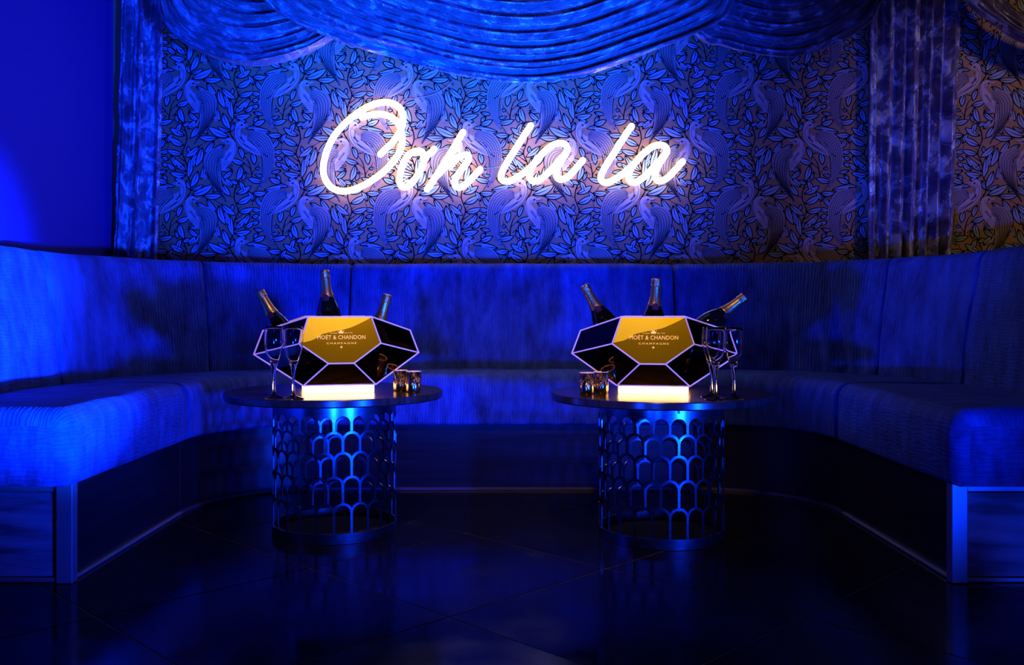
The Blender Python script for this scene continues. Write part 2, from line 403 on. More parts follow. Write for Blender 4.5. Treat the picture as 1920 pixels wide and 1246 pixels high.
# bird Q: chest to the left, looking right, tail falling to the lower left
plumage([(645,590),(690,548),(770,538),(850,560),(900,625),(915,710),(895,810),(840,920),(770,1015),(700,1100),(640,1185)],
        [(650,640),(680,640),(700,665),(715,705),(712,760),(705,830),(705,900),(695,970),(680,1040),(660,1110),(640,1185)], 7, 1)
nq = [(655,432),(610,418),(566,438),(538,485),(527,545),(540,615),(575,680),(640,760),(705,815),(780,830),(770,770),(735,705),(690,655),(672,605),(628,560),(603,520),(612,485),(640,500),(662,472)]
fan('ink', [(x+(x-640)*.04, y+(y-600)*.03) for x, y in nq], (600,560)); fan('bird', nq, (590,560))
fan('bird', [(660,452),(690,440),(728,452),(668,478)]); ribbon('ink2', [(655,470),(690,468),(726,454)], 5)
fan('ink2', [(618,458),(640,450),(655,462),(630,470)])
ribbon('ink2', curve2([(603,520),(585,500),(600,470),(640,475),(612,500)]), 4)
for k in range(9): ribbon('ink2', [(530+k*3, 500+k*20), (545+k*3, 506+k*20)], 5)
for k in range(7): ribbon('ink2', curve2([(585+k*9, 590+k*12+10*(k%2)), (600+k*9, 600+k*12), (612+k*9, 588+k*12)]), 6)
for k in range(4): ribbon('ink2', curve2([(600+k*16, 695-k*8), (665+k*20, 755-k*4), (735+k*10, 815-k*18)]), 3.5)
fan('bird', [(690,655),(730,660),(752,690),(720,690)]); ribbon('ink2', curve2([(680,650),(720,652),(756,692),(700,690)]), 4)
ribbon('ink2', curve2([(600,715),(575,745),(590,755),(620,735),(610,760)]), 7)
strip_fill('bird', resample(curve2([(700,800),(700,860),(660,930),(600,985)]), 10), resample(curve2([(712,800),(712,870),(672,945),(600,990)]), 10))
ribbon('ink2', curve2([(700,800),(700,860),(660,930),(600,985)]), 5)
for k in range(3): fan('bird', [(870+k*14,870-k*18),(885+k*14,850-k*18),(905+k*12,900-k*12),(885+k*10,908-k*8)]); ribbon('ink2', [(872+k*14,850-k*18),(892+k*12,905-k*10)], 4)
# bird P: chest to the right, head bowed to the left, tail falling lower right
plumage([(420,395),(375,350),(300,335),(210,355),(140,415),(95,510),(80,620),(95,740),(140,860),(195,950),(262,1015)],
        [(420,440),(380,440),(345,470),(300,520),(262,570),(235,630),(222,700),(218,780),(225,860),(240,940),(262,1015)], 7, -1)
npp = [(430,262),(470,228),(515,232),(540,280),(548,350),(538,420),(505,480),(455,530),(360,590),(270,625),(215,630),(245,570),(310,515),(370,470),(410,440),(425,400),(462,370),(478,330),(470,300),(450,305),(425,285)]
fan('ink', [(x+(x-440)*.04, y+(y-400)*.03) for x, y in npp], (490,400)); fan('bird', npp, (490,400))
fan('bird', [(432,262),(395,262),(372,280),(425,292)]); ribbon('ink2', [(430,278),(400,275),(374,280)], 5)
fan('ink2', [(448,268),(472,258),(482,272),(458,280)])
ribbon('ink2', curve2([(478,330),(500,310),(490,280),(455,290)]), 4); ribbon('ink2', curve2([(515,300),(525,360),(505,430),(455,500)]), 5)
for k in range(8): ribbon('ink2', [(462+k*0, 335+k*13), (480+k*1, 345+k*13)], 5)
for k in range(7): ribbon('ink2', curve2([(425+k*7, 455-k*8+10*(k%2)), (440+k*7, 465-k*8), (450+k*7, 452-k*8)]), 6)
for k in range(4): ribbon('ink2', curve2([(250+k*16, 617-k*19), (330+k*14, 578-k*17), (440+k*6, 500-k*8)]), 3.5)
fan('bird', [(260,520),(300,485),(355,465),(320,500),(270,530)]); ribbon('ink2', curve2([(255,525),(300,478),(360,460),(320,505),(260,528)]), 4)
ribbon('ink2', curve2([(370,575),(385,600),(420,590),(400,600),(440,605)]), 7)
strip_fill('bird', resample(curve2([(245,700),(240,760),(262,830),(292,865)]), 10), resample(curve2([(255,700),(250,760),(270,825),(292,865)]), 10))
ribbon('ink2', curve2([(245,700),(240,760),(262,830),(292,865)]), 5)
for k in range(3): fan('bird', [(80-k*12,735-k*30),(98-k*8,700-k*25),(100,745-k*25),(92,765-k*20)]); ribbon('ink2', [(60-k*6,690-k*12),(100,748-k*25)], 4)
CUR[0] = 0
leaves = [(150,345,335,300,46),(300,282,400,305,22),(10,385,145,385,42),(45,435,105,535,34),(0,572,80,585,34),
 (635,398,845,300,58),(615,345,735,297,26),(765,418,950,412,44),(800,470,890,580,38),(680,505,765,535,26),(935,548,998,735,50),
 (975,525,1112,632,46),(1068,665,1092,865,46),(1125,800,1232,682,40),(1148,385,1290,312,46),(1158,500,1300,425,50),(1175,603,1325,565,42),
 (1130,855,1290,830,44),(1245,790,1325,725,36),(985,825,1055,980,52),(497,540,455,650,38),(345,605,320,715,42),(445,715,580,668,40),(473,755,518,905,46),
 (590,780,690,792,26),(585,810,680,885,36),(580,980,650,898,42),(232,925,380,892,40),(910,760,940,885,34),(0,668,60,645,30),(0,738,60,722,32),
 (15,940,132,895,42),(985,300,1055,405,44),(255,772,295,775,18),(20,800,110,820,26),(1170,890,1240,905,30),(1215,350,1180,260,36),(165,640,250,560,20),(1000,600,1050,690,30),(1330,470,1280,380,30),(690,1045,760,985,32),(840,890,880,800,24),(60,860,20,905,26),(600,930,520,955,30),(1150,735,1210,770,24),(1040,760,1010,680,28),(215,865,300,850,22),(870,365,925,300,30),(560,250,590,330,26),(430,830,455,905,24),(1080,590,1090,530,24),(1290,640,1240,745,34)]
for l in leaves: leaf(*l)
stems = [([(1165,235),(1125,330),(1108,430),(1135,520),(1158,600),(1118,700),(1095,800),(1085,910)], 15, 12, 18),
 ([(1118,700),(1190,650),(1250,600)], 14, 8, 5), ([(1150,600),(1170,560),(1200,540)], 9, 5, 4),
 ([(560,930),(530,900),(460,895),(385,885)], 8, 6, 4), ([(345,925),(350,860),(360,790),(385,700),(440,625)], 17, 13, 7),
 ([(355,850),(290,760),(255,700)], 9, 6, 4), ([(380,850),(430,800),(450,760)], 8, 6, 4), ([(360,780),(410,740),(450,712)], 9, 6, 4),
 ([(800,430),(870,460),(940,505),(975,535)], 7, 6, 4), ([(670,400),(740,425),(800,430)], 8, 7, 6), ([(540,470),(570,420),(600,360),(580,280)], 18, 14, 10),
 ([(1110,440),(1060,420),(1050,400)], 6, 5, 4), ([(1125,340),(1180,300),(1246,230)], 9, 7, 4), ([(1085,905),(1060,940),(1050,980)], 16, 12, 8), ([(1090,820),(1130,855)], 8, 6, 5),
 ([(1300,430),(1327,520),(1350,600)], 7, 5, 4), ([(100,260),(50,330),(20,400),(40,440)], 8, 6, 5), ([(520,330),(560,300),(615,345)], 8, 6, 5)]
for p, a, b, c in stems:
    ribbon('ink', curve2(p), a, b, c)
    q = curve2(p)
    for i in range(2, len(q)-1, 5):
        ribbon('ink', [q[i], (q[i][0]+random.choice((-15, 15)), q[i][1]-12)], 7, 4, 1)
mats = ['ink', 'leaf', 'bird', 'ink2']
zoff = {'ink': .0004, 'leaf': .0008, 'bird': .0012, 'ink2': .0016}
V, Fc, MI = [], [], []
X0 = PX(900, 300, WALL_Y).x; Z0 = PX(900, 300, WALL_Y).z
for ti in range(-6, 7):
    for tj in range(-3, 2):
        for g in (0, 1):
            for key in mats:
                for poly, dz in polys[key]:
                    base = len(V); ok = False
                    pts = []
                    for x, y in poly:
                        if g: x, y = 338-x, y+678
                        X = X0+(x+ti*PW)*U; Z = Z0-(y+tj*PH)*U
                        pts.append((X, WALL_Y-zoff[key]-dz, Z))
                    if all(-2.0 < p[0] < 3.0 and .92 < p[2] < 2.6 for p in pts):
                        V += pts; Fc.append(tuple(range(base, base+len(pts)))); MI.append({'ink': 0, 'leaf': 1, 'bird': 2, 'ink2': 0}[key])
me = bpy.data.meshes.new('printed_pattern'); me.from_pydata(V, [], Fc)
for k in ('ink', 'leaf', 'bird'): me.materials.append(M[k])
me.polygons.foreach_set('material_index', MI)
pp = link('printed_pattern', me, None, wall); pp['kind'] = 'stuff'
pp['label'] = 'flat print of long-tailed birds and pointed leaves'

# ------------------------------------------------------------------ banquette
def path(section, s, r):
    """s runs along the bench, r across it (r .45 = seat front, 1.14 = back)"""
    if section == 'centre': return Vector((s, 3.6+r, 0))
    if section == 'left': return Vector((-.8-r, s, 0))
    if section == 'right': return Vector((.8+r, s, 0))
    if section == 'left_corner': return Vector((-.8-r*cos(s), 3.6+r*sin(s), 0))
    return Vector((.8+r*cos(s), 3.6+r*sin(s), 0))
def seglen(section): return 1.0 if section in ('centre', 'left', 'right') else .8
def side_amount(section, s):
    if section == 'centre': return 0
    if section in ('left', 'right'): return 1
    return max(0, cos(s))**1.5
def sweep(name, section, s0, s1, prof, material, parent, n=24, round0=.018, round1=.018, wob=.004, seed=0, extra=None, depth0=None, depth1=None):
    """prof: list of (r, z, wr): wr = weight of the side thickening; the ends are rounded off"""
    bm = bmesh.new(); uvl = bm.loops.layers.uv.new('UVMap')
    Lm = seglen(section); tot = (s1-s0)*Lm
    d0 = round0 if depth0 is None else depth0; d1 = round1 if depth1 is None else depth1
    ss = []
    for k in range(6): ss.append((1-cos(pi/2*k/6))*round0)
    for k in range(n+1): ss.append(round0+(tot-round0-round1)*k/n)
    for k in range(5, -1, -1): ss.append(tot-(1-cos(pi/2*k/6))*round1)
    cz = sum(p[1] for p in prof)/len(prof); cr = sum(p[0] for p in prof)/len(prof)
    pl = [0]
    for a, b in zip(prof, prof[1:]): pl.append(pl[-1]+math.hypot(a[0]-b[0], a[1]-b[1]))
    grid = []
    for q in ss:
        ins = 0
        if q < round0: ins = d0*(1-sqrt(max(0, 1-(1-q/round0)**2)))
        if tot-q < round1: ins = max(ins, d1*(1-sqrt(max(0, 1-(1-(tot-q)/round1)**2))))
        s = s0+q/Lm; sa = side_amount(section, s); row = []
        for i, (r, z, wr) in enumerate(prof):
            a = prof[max(i-1, 0)]; b = prof[min(i+1, len(prof)-1)]
            tr_, tz = b[0]-a[0], b[1]-a[1]; d = math.hypot(tr_, tz) or 1
            nr, nz = tz/d, -tr_/d
            if nr*(cr-r)+nz*(cz-z) < 0: nr, nz = -nr, -nz
            wb = wob*noise.noise(Vector((s*Lm*5+seed, pl[i]*6, seed*1.7)))
            rr = r+wr*.125*sa+nr*(ins+wb); zz = z+nz*(ins+wb)*(1 if z > .40 else 0)
            if extra: dr = extra(s, z); rr += dr
            p = path(section, s, rr); row.append(bm.verts.new((p.x, p.y, zz)))
        grid.append((q, row))
    for (qa, A), (qb, B) in zip(grid, grid[1:]):
        for i in range(len(prof)-1):
            f = bm.faces.new((A[i], A[i+1], B[i+1], B[i]))
            for lp, (qq, vv) in zip(f.loops, ((qa, pl[i]), (qa, pl[i+1]), (qb, pl[i+1]), (qb, pl[i]))): lp[uvl].uv = (qq+seed*.37, vv)
    for q, row in (grid[0], grid[-1]):
        f = bm.faces.new(row)
        for lp in f.loops: lp[uvl].uv = (lp.vert.co.x+lp.vert.co.y, lp.vert.co.z)
    o = obj(name, bm, material, parent)
    autosmooth(o, 50)
    return o
def rounded(a, b, c, rad, n=5):
    A, B, D = Vector(a), Vector(b), Vector(c)
    u = (A-B).normalized(); v = (D-B).normalized(); ang = u.angle(v); t = rad/math.tan(ang/2)
    p0, p1 = B+u*t, B+v*t; cen = B+(u+v).normalized()*rad/sin(ang/2)
    out = []
    a0 = p0-cen; a1 = p1-cen; th = a0.angle(a1)
    for k in range(n+1):
        f = k/n; out.append(tuple(cen+(a0*sin((1-f)*th)+a1*sin(f*th))/sin(th)))
    return out
seat_p = [(.975,.500)] + [(.9,.506),(.75,.509),(.62,.509)] + rounded((.62,.508),(.45,.505),(.448,.30), .06, 8) + [(.446,.40),(.447,.34)] + rounded((.447,.33),(.45,.286),(.6,.286), .018, 4) + [(.7,.286),(.97,.286)]
seat_p = [(r, z, 0) for r, z in seat_p]
bk = [(.93,.47),(.935,.53),(.945,.65),(.965,.78),(.985,.88)] + rounded((.985,.88),(1.01,1.02),(1.14,1.02), .05, 8) + [(1.09,1.02)]
back_p = [(r, z, 0 if z < .6 else 0) for r, z in bk] + [(1.12,1.018,1),(1.135,1.005,1),(1.14,.97,1),(1.14,.3,1)]
def wrinkle_r(s, z):
    # deep creases pulled down in the right corner upholstery
    d = 0
    for c0, sl, z1, a in ((1.06, -.30, .76, .030), (.72, .28, .80, .040), (.84, .20, .68, .020), (.63, .16, .70, .018)):
        c = c0+sl*(z-.5)
        k = math.exp(-((s-c)/.026)**2)*max(0, min(1, (z1-z)/.12))*(1 if z > .48 else 0)
        d += a*k
    return d
sections = [
 ('left', 'banquette_section', 'blue velvet banquette section at far left with brightly lit backrest and exposed seat end'),
 ('left_corner', 'banquette_section', 'curved blue velvet corner banquette section behind the table under the left curtain'),
 ('centre', 'banquette_section', 'straight blue velvet banquette section along the back wall beneath the glowing sign'),
 ('right_corner', 'banquette_section', 'curved blue velvet corner banquette section with creased upholstery below the wide right curtain'),
 ('right', 'banquette_section', 'dark blue velvet banquette section at far right with framed end panel')]
for sec, nm, lab in sections:
    t = thing(nm, lab, 'bench', {'left': (-1.6,3.1,0), 'left_corner': (-1.4,4.2,0), 'centre': (0,4.4,0), 'right_corner': (1.4,4.2,0), 'right': (1.6,3.1,0)}[sec], group='banquette sections of the U-shaped booth')
    inv = t.location.copy()
    parts = []
    if sec == 'centre':
        parts.append(sweep('seat_cushion', sec, -.797, .797, seat_p, M['fabric'], t, 60, seed=1))
        parts.append(sweep('backrest', sec, -.797, .797, back_p, M['fabric'], t, 60, seed=2))
    elif sec in ('left', 'right'):
        mm = M['fabric_side']
        parts.append(sweep('seat_cushion', sec, 2.635, 3.595, seat_p, mm, t, 50, round0=.05, round1=.035, wob=.006, seed=3 if sec == 'left' else 4))
        parts.append(sweep('backrest', sec, 2.66, 3.592, back_p, mm, t, 50, round0=.03, round1=.022, wob=.006, seed=5 if sec == 'left' else 6))
    else:
        ex = wrinkle_r if sec == 'right_corner' else None
        sm = radians(31 if sec == 'right_corner' else 50)
        parts.append(sweep('seat_cushion', sec, .004, pi/2-.004, seat_p, M['fabric'], t, 50, seed=7))
        parts.append(sweep('backrest', sec, .004, sm-.002, back_p, M['fabric'], t, 110, seed=8, round0=.02, round1=.01, extra=ex))
        parts.append(sweep('backrest', sec, sm+.002, pi/2-.004, back_p, M['fabric'], t, 120, seed=9, round0=.01, extra=ex))
    # plinth, kick trim
    if sec in ('left', 'right'):
        sgn = -1 if sec == 'left' else 1
        bm = bmesh.new()
        xa, xb = sorted((sgn*1.285, sgn*1.90)); add_box(bm, xa, xb, 2.70, 3.598, .004, .285)
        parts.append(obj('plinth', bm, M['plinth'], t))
        bm = bmesh.new(); xa, xb = sorted((sgn*1.262, sgn*1.31)); add_box(bm, xa, xb, 2.672, 2.706, .001, .288, .003, 2)
        parts.append(obj('corner_post', bm, M['trim'], t))
        bm = bmesh.new(); xa, xb = sorted((sgn*1.272, sgn*1.288)); add_box(bm, xa, xb, 2.706, 3.598, .001, .010, .003, 2)
        parts.append(obj('kick_strip', bm, M['trim'], t))
        bm = bmesh.new(); xa, xb = sorted((sgn*1.312, sgn*1.90)); add_box(bm, xa, xb, 2.684, 2.701, .001, .014, .003, 2)
        parts.append(obj('kick_strip', bm, M['trim'], t))
        bm = bmesh.new(); add_box(bm, xa, xb, 2.692, 2.701, .016, .260, .002, 1)
        parts.append(obj('end_panel', bm, M['endpanel'], t))
        bm = bmesh.new(); add_box(bm, xa, xb, 2.684, 2.701, .262, .280, .003, 2)
        parts.append(obj('end_rail', bm, M['trim'], t))
    else:
        pl_p = [(.60,.285,0),(.485,.285,0),(.485,.004,0),(.60,.004,0)]
        st_p = [(.488,.012,0),(.474,.012,0),(.472,.001,0),(.488,.001,0)]
        a, b = (-.798, .798) if sec == 'centre' else (.002, pi/2-.002)
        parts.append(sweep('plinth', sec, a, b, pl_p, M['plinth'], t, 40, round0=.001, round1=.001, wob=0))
        parts.append(sweep('kick_strip', sec, a, b, st_p, M['darktrim'], t, 40, round0=.001, round1=.001, wob=0))
    for p in parts: p.matrix_parent_inverse = Matrix.Translation(-inv)

# ------------------------------------------------------------------ curtains
def curtain(name, xs_top, xs_bot, folds, label, seed, am=.030):
    """xs: left and right edges in picture columns at the top and bottom, as built on the wall plane"""
    Yc = 4.835; zt, zb = 2.98, 0.40
    bm = bmesh.new(); uvl = bm.loops.layers.uv.new('UVMap'); nu, nv = 150, 110
    rows = []
    for j in range(nv+1):
        v = j/nv; z = zt+(zb-zt)*v; row = []
        vv = (zt-z)/(zt-1.0)
        xl = xs_top[0]+(xs_bot[0]-xs_top[0])*vv; xr = xs_top[1]+(xs_bot[1]-xs_top[1])*vv
        xl, xr = (xl-960)/F*Yc, (xr-960)/F*Yc
        for i in range(nu+1):
            u = i/nu
            uw = u+.035*noise.noise(Vector((u*4+seed, v*1.3, 0)))*sin(pi*u)
            ph = uw*folds*2*pi+1.3*noise.noise(Vector((seed, v*1.5, u*1.5)))
            d = am*(sin(ph)+.35*sin(ph*2.3+seed)+.4*noise.noise(Vector((u*9, v*2.5+seed, 3))))
            d += .006*noise.noise(Vector((u*30, v*22, seed)))
            x = xl+(xr-xl)*u+.012*noise.noise(Vector((v*3, seed, 0)))*(1 if u in (0, 1) else .6)
            y = min(Yc-d, 4.893); row.append(bm.verts.new((x, y, z)))
        rows.append(row)
    for j in range(nv):
        for i in range(nu):
            f = bm.faces.new((rows[j][i], rows[j+1][i], rows[j+1][i+1], rows[j][i+1]))
            W = (xs_top[1]-xs_top[0])/F*Yc*1.5
            for lp, (a, b) in zip(f.loops, ((i, j), (i, j+1), (i+1, j+1), (i+1, j))): lp[uvl].uv = (a/nu*W+seed, b/nv*2.5*.75)
    o = obj(name, bm, M['drape'], None, smooth=True)
    md = o.modifiers.new('thick', 'SOLIDIFY'); md.thickness = .006; md.offset = 1
    tag(o, label, 'curtain'); return o
curtain('curtain', (236, 311), (214, 297), 2.4, 'narrow crushed velvet curtain hanging in the left corner beside the plain wall', 2.2, .020)
curtain('curtain', (1631, 1808), (1627, 1781), 6.5, 'wide crushed velvet curtain with many folds at right of the birds wallpaper', 7.9)

def swag(name, hem, top, label, seed, Yb=4.66, folds=6, belly=.10, amp=.040, vstart=0, shear=.0):
    """hem and top: picture points of the lower and upper edge, laid out on the plane Yb; folds nest between them"""
    nu, nv = 170, 190
    Hm = resample(curve2(hem, 10), nu+1); Tp = resample(curve2(top, 10), nu+1)
    bm = bmesh.new(); uvl = bm.loops.layers.uv.new('UVMap'); rows = []
    nvx = nv+10; span = (max(p[1] for p in hem)-min(p[1] for p in top))/F*Yb*1.5
    for j in range(nvx+1):
        row = []
        v = min(j/nv, 1.0); ex = max(0, j-nv)/10
        for i in range(nu+1):
            u = i/nu
            vw = v+.085*noise.noise(Vector((u*1.6+seed, v*2.6, 1)))*sin(pi*v)+.02*noise.noise(Vector((u*6, v*5, seed)))*sin(pi*v)
            pinch = sin(pi*min(max(u, 0), 1))**.55
            px = Tp[i][0]+(Hm[i][0]-Tp[i][0])*vw; py = Tp[i][1]+(Hm[i][1]-Tp[i][1])*vw
            ph = folds*vw*pi+1.7*noise.noise(Vector((u*1.9, seed*2, v*1.6)))+shear*(u-.5)
            fold = abs(sin(ph))**.8
            ph2 = folds*2.1*vw*pi+1.6*noise.noise(Vector((u*2.6+4, seed, v*2)))
            big = fold*(.55+.45*noise.noise(Vector((u*2, v*3, seed+5))))+.32*abs(sin(ph2))
            d = amp*(.35+.65*pinch)*big+belly*pinch*(v**1.2)
            d += .007*noise.noise(Vector((px*.028, py*.05, seed)))
            p = PX(px, py, Yb); y = Yb-d
            z = p.z
            if ex > 0:                         # hem turned back towards the wall
                y += .05*sin(ex*pi/2)*(.4+.6*pinch)+.02*ex; z += .018*(1-cos(ex*pi/2))-.006*sin(ex*pi)
            # sag of each fold: the nose of the fold droops a little
            z -= .10*amp*fold*pinch*(1 if ex == 0 else 0)*v
            row.append(bm.verts.new((p.x, y, z)))
        rows.append(row)
    for j in range(nvx):
        for i in range(nu):
            f = bm.faces.new((rows[j][i], rows[j+1][i], rows[j+1][i+1], rows[j][i+1]))
            for lp in f.loops:
                c = lp.vert.co; jj = j if lp.vert in (rows[j][i], rows[j][i+1]) else j+1; lp[uvl].uv = (c.x*.8+seed, jj/nv*span)
    o = obj(name, bm, M['drape'], None, smooth=True)
    tag(o, label, 'drape'); return o
swag('swag', [(306,-150),(311,-40),(316,40),(350,84),(392,107),(437,124),(482,130),(527,125),(573,113),(618,93),(670,55),(720,0),(750,-60),(765,-150)],
     [(400,-190),(420,-110),(455,-60),(500,-42),(560,-50),(610,-95),(650,-190)], 'velvet swag hanging beside the narrow left curtain', 3.1, Yb=4.72, folds=7, belly=.07, amp=.14)
swag('swag', [(380,-200),(440,-60),(512,18),(560,54),(633,86),(700,109),(765,127),(838,150),(900,163),(955,170),(1010,171),(1060,164),(1101,155),(1188,124),(1269,93),(1334,60),(1358,28),(1385,-50),(1400,-200)],
     [(740,-260),(800,-165),(870,-100),(940,-72),(1010,-66),(1080,-80),(1150,-120),(1210,-190),(1240,-270)], 'largest velvet swag, deep folds hanging above the glowing white sign', 8.4, Yb=4.62, folds=8.5, belly=.12, amp=.19)
swag('swag', [(1205,-150),(1240,-30),(1300,77),(1348,97),(1406,112),(1461,119),(1510,110),(1547,95),(1592,71),(1624,38),(1645,-40),(1650,-150)],
     [(1350,-190),(1380,-105),(1420,-60),(1470,-48),(1520,-62),(1560,-110),(1590,-190)], 'velvet swag draped between the largest swag and the wide right curtain', 5.7, Yb=4.72, folds=7, belly=.07, amp=.14)
swag('swag', [(1795,-20),(1815,12),(1846,39),(1882,65),(1925,88),(1990,105),(2070,108),(2160,80),(2250,-20)],
     [(1830,-90),(1868,-20),(1890,12),(1925,40),(1990,62),(2060,60),(2130,30),(2200,-60)], 'partly visible velvet swag right of the wide curtain at the picture edge', 1.3, Yb=4.72, folds=5, belly=.05, amp=.06)

# ------------------------------------------------------------------ neon sign
t = thing('neon_sign', 'glowing white script sign reading Ooh la la on the bird wallpaper', 'sign', (0, WALL_Y, 1.5))
t5 = lambda p: (560+p[0]/4.793, 140+p[1]/4.793)
t6 = lambda p: (900+p[0]/4.571, 200+p[1]/4.571)
NY = 4.84
letters = [
 [t5(p) for p in [(735,715),(785,665),(845,605),(900,530),(932,460),(938,380),(915,310),(860,265),(780,248),(690,262),(600,300),(500,365),(400,455),(320,550),(262,660),(228,780),(222,870),(245,950),(300,1015),(380,1045),(480,1035),(600,985),(720,905),(820,815),(900,705),(930,610),(928,540),(915,480),(880,420),(815,375),(730,352),(640,362),(570,382)]],
 [t5(p) for p in [(1218,668),(1178,712),(1130,720),(1100,690),(1060,684),(1000,710),(955,770),(925,840),(908,920),(915,985),(945,1010),(990,995),(1050,930),(1105,840),(1128,770),(1115,715),(1080,686)]],
 [t5(p) for p in [(1475,518),(1420,612),(1345,735),(1270,855),(1200,965),(1155,1028)]],
 [t5(p) for p in [(1225,925),(1290,860),(1370,785),(1440,738),(1500,720),(1528,735),(1515,785),(1465,850),(1420,915),(1402,965),(1420,1005),(1460,1010),(1510,975),(1570,915),(1630,850)]],
 [t6(p) for p in [(435,162),(380,245),(300,370),(230,480),(190,560),(182,610),(205,636),(255,636),(320,605),(390,555),(450,500)]],
 [t6(p) for p in [(735,400),(748,365),(735,330),(695,314),(640,322),(570,368),(500,440),(445,520),(424,585),(436,625),(470,638),(520,622),(590,560),(660,485),(735,400),(695,465),(662,530),(655,585),(675,618),(712,620),(765,590),(825,525),(880,460)]],
 [t6(p) for p in [(1297,168),(1240,252),(1160,380),(1085,495),(1045,570),(1035,615),(1058,645),(1105,645),(1170,612),(1235,565),(1300,505)]],
 [t6(p) for p in [(1585,415),(1602,380),(1588,345),(1548,328),(1490,338),(1420,385),(1350,455),(1295,530),(1272,590),(1285,632),(1320,648),(1370,628),(1440,570),(1510,495),(1585,415),(1545,475),(1512,540),(1500,590),(1515,625),(1550,634),(1605,610),(1670,545),(1737,470)]],
]
for lt in letters:
    bm = bmesh.new()
    pts = [PX(p[0], p[1], NY) for p in lt]
    sm = catmull(pts, 8)
    # lift self-crossings very slightly apart
    sm = [Vector((p.x, p.y-.002+.004*i/len(sm), p.z)) for i, p in enumerate(sm)]
    add_tube(bm, sm, .0168, 12)
    o = obj('neon_tube', bm, M['neon'], t, smooth=True); o.matrix_parent_inverse = Matrix.Translation(-t.location)
for w_ in ([(757,186),(790,182),(815,176),(835,165),(848,152)], [(903,314),(920,315),(936,312)], [(1092,308),(1110,303),(1128,297)], [(760,222),(768,240),(772,262)]):
    bm = bmesh.new(); add_tube(bm, catmull([PX(a, b, 4.875) for a, b in w_], 6), .0022, 8)
    o = obj('wire', bm, M['wire'], t, smooth=True); o.matrix_parent_inverse = Matrix.Translation(-t.location)
for a, b in ((604,300),(700,356),(755,250),(785,340),(868,262),(940,330),(1008,322),(1060,300),(1125,332),(1200,330),(1240,262)):
    bm = bmesh.new(); p = PX(a, b, NY); add_tube(bm, [(p.x, NY+.012, p.z), (p.x, WALL_Y, p.z)], .004, 8)
    o = obj('standoff', bm, M['wire'], t); o.matrix_parent_inverse = Matrix.Translation(-t.location)

# ------------------------------------------------------------------ text helper
def text_mesh(body, size, extr=0, sx=1.0, spacing=1.0, align='CENTER', offset=0):
    cu = bpy.data.curves.new('txt', 'FONT'); cu.body = body; cu.size = size; cu.align_x = align; cu.align_y = 'CENTER'
    cu.space_character = spacing; cu.extrude = extr; cu.resolution_u = 3; cu.offset = offset
    o = bpy.data.objects.new('txt', cu); C.objects.link(o)
    bpy.context.view_layer.update()
    me = bpy.data.meshes.new_from_object(o.evaluated_get(bpy.context.evaluated_depsgraph_get()))
    bpy.data.objects.remove(o); bpy.data.curves.remove(cu)
    for v in me.vertices: v.co.x *= sx
    return me
def fit_text(body, width, height, spacing=1.0, extr=.0004, offset=0):
    me = text_mesh(body, 1.0, 0, spacing=spacing, offset=offset)
    xs = [v.co.x for v in me.vertices]; ys = [v.co.y for v in me.vertices]
    cx, cy = (min(xs)+max(xs))/2, (min(ys)+max(ys))/2
    kx, ky = width/(max(xs)-min(xs)), height/(max(ys)-min(ys))
    for v in me.vertices: v.co.x = (v.co.x-cx)*kx; v.co.y = (v.co.y-cy)*ky
    return me

# ------------------------------------------------------------------ tables
TR, BR, TZ = .383, .2175, .500
def cyl_pt(r, th, z): return Vector((r*sin(th), -r*cos(th), z))
def band(bm, path2, hw, r0, r1):
    """path2: (theta*BR, z) centre line of a strip; builds a curved bar between radii r0 and r1"""
    n = len(path2); ring = []
    for i, p in enumerate(path2):
        q = path2[min(i+1, n-1)]; o = path2[max(i-1, 0)]
        dx, dz = q[0]-o[0], q[1]-o[1]; d = math.hypot(dx, dz) or 1; nx, nz = -dz/d*hw, dx/d*hw
        a = (p[0]+nx, p[1]+nz); b = (p[0]-nx, p[1]-nz)
        ring.append([bm.verts.new(cyl_pt(r, s/BR, z)) for (s, z), r in ((a, r1), (b, r1), (b, r0), (a, r0))])
    for A, B in zip(ring, ring[1:]):
        for k in range(4): bm.faces.new((A[k], A[(k+1) % 4], B[(k+1) % 4], B[k]))
    bm.faces.new(ring[0]); bm.faces.new(ring[-1][::-1])
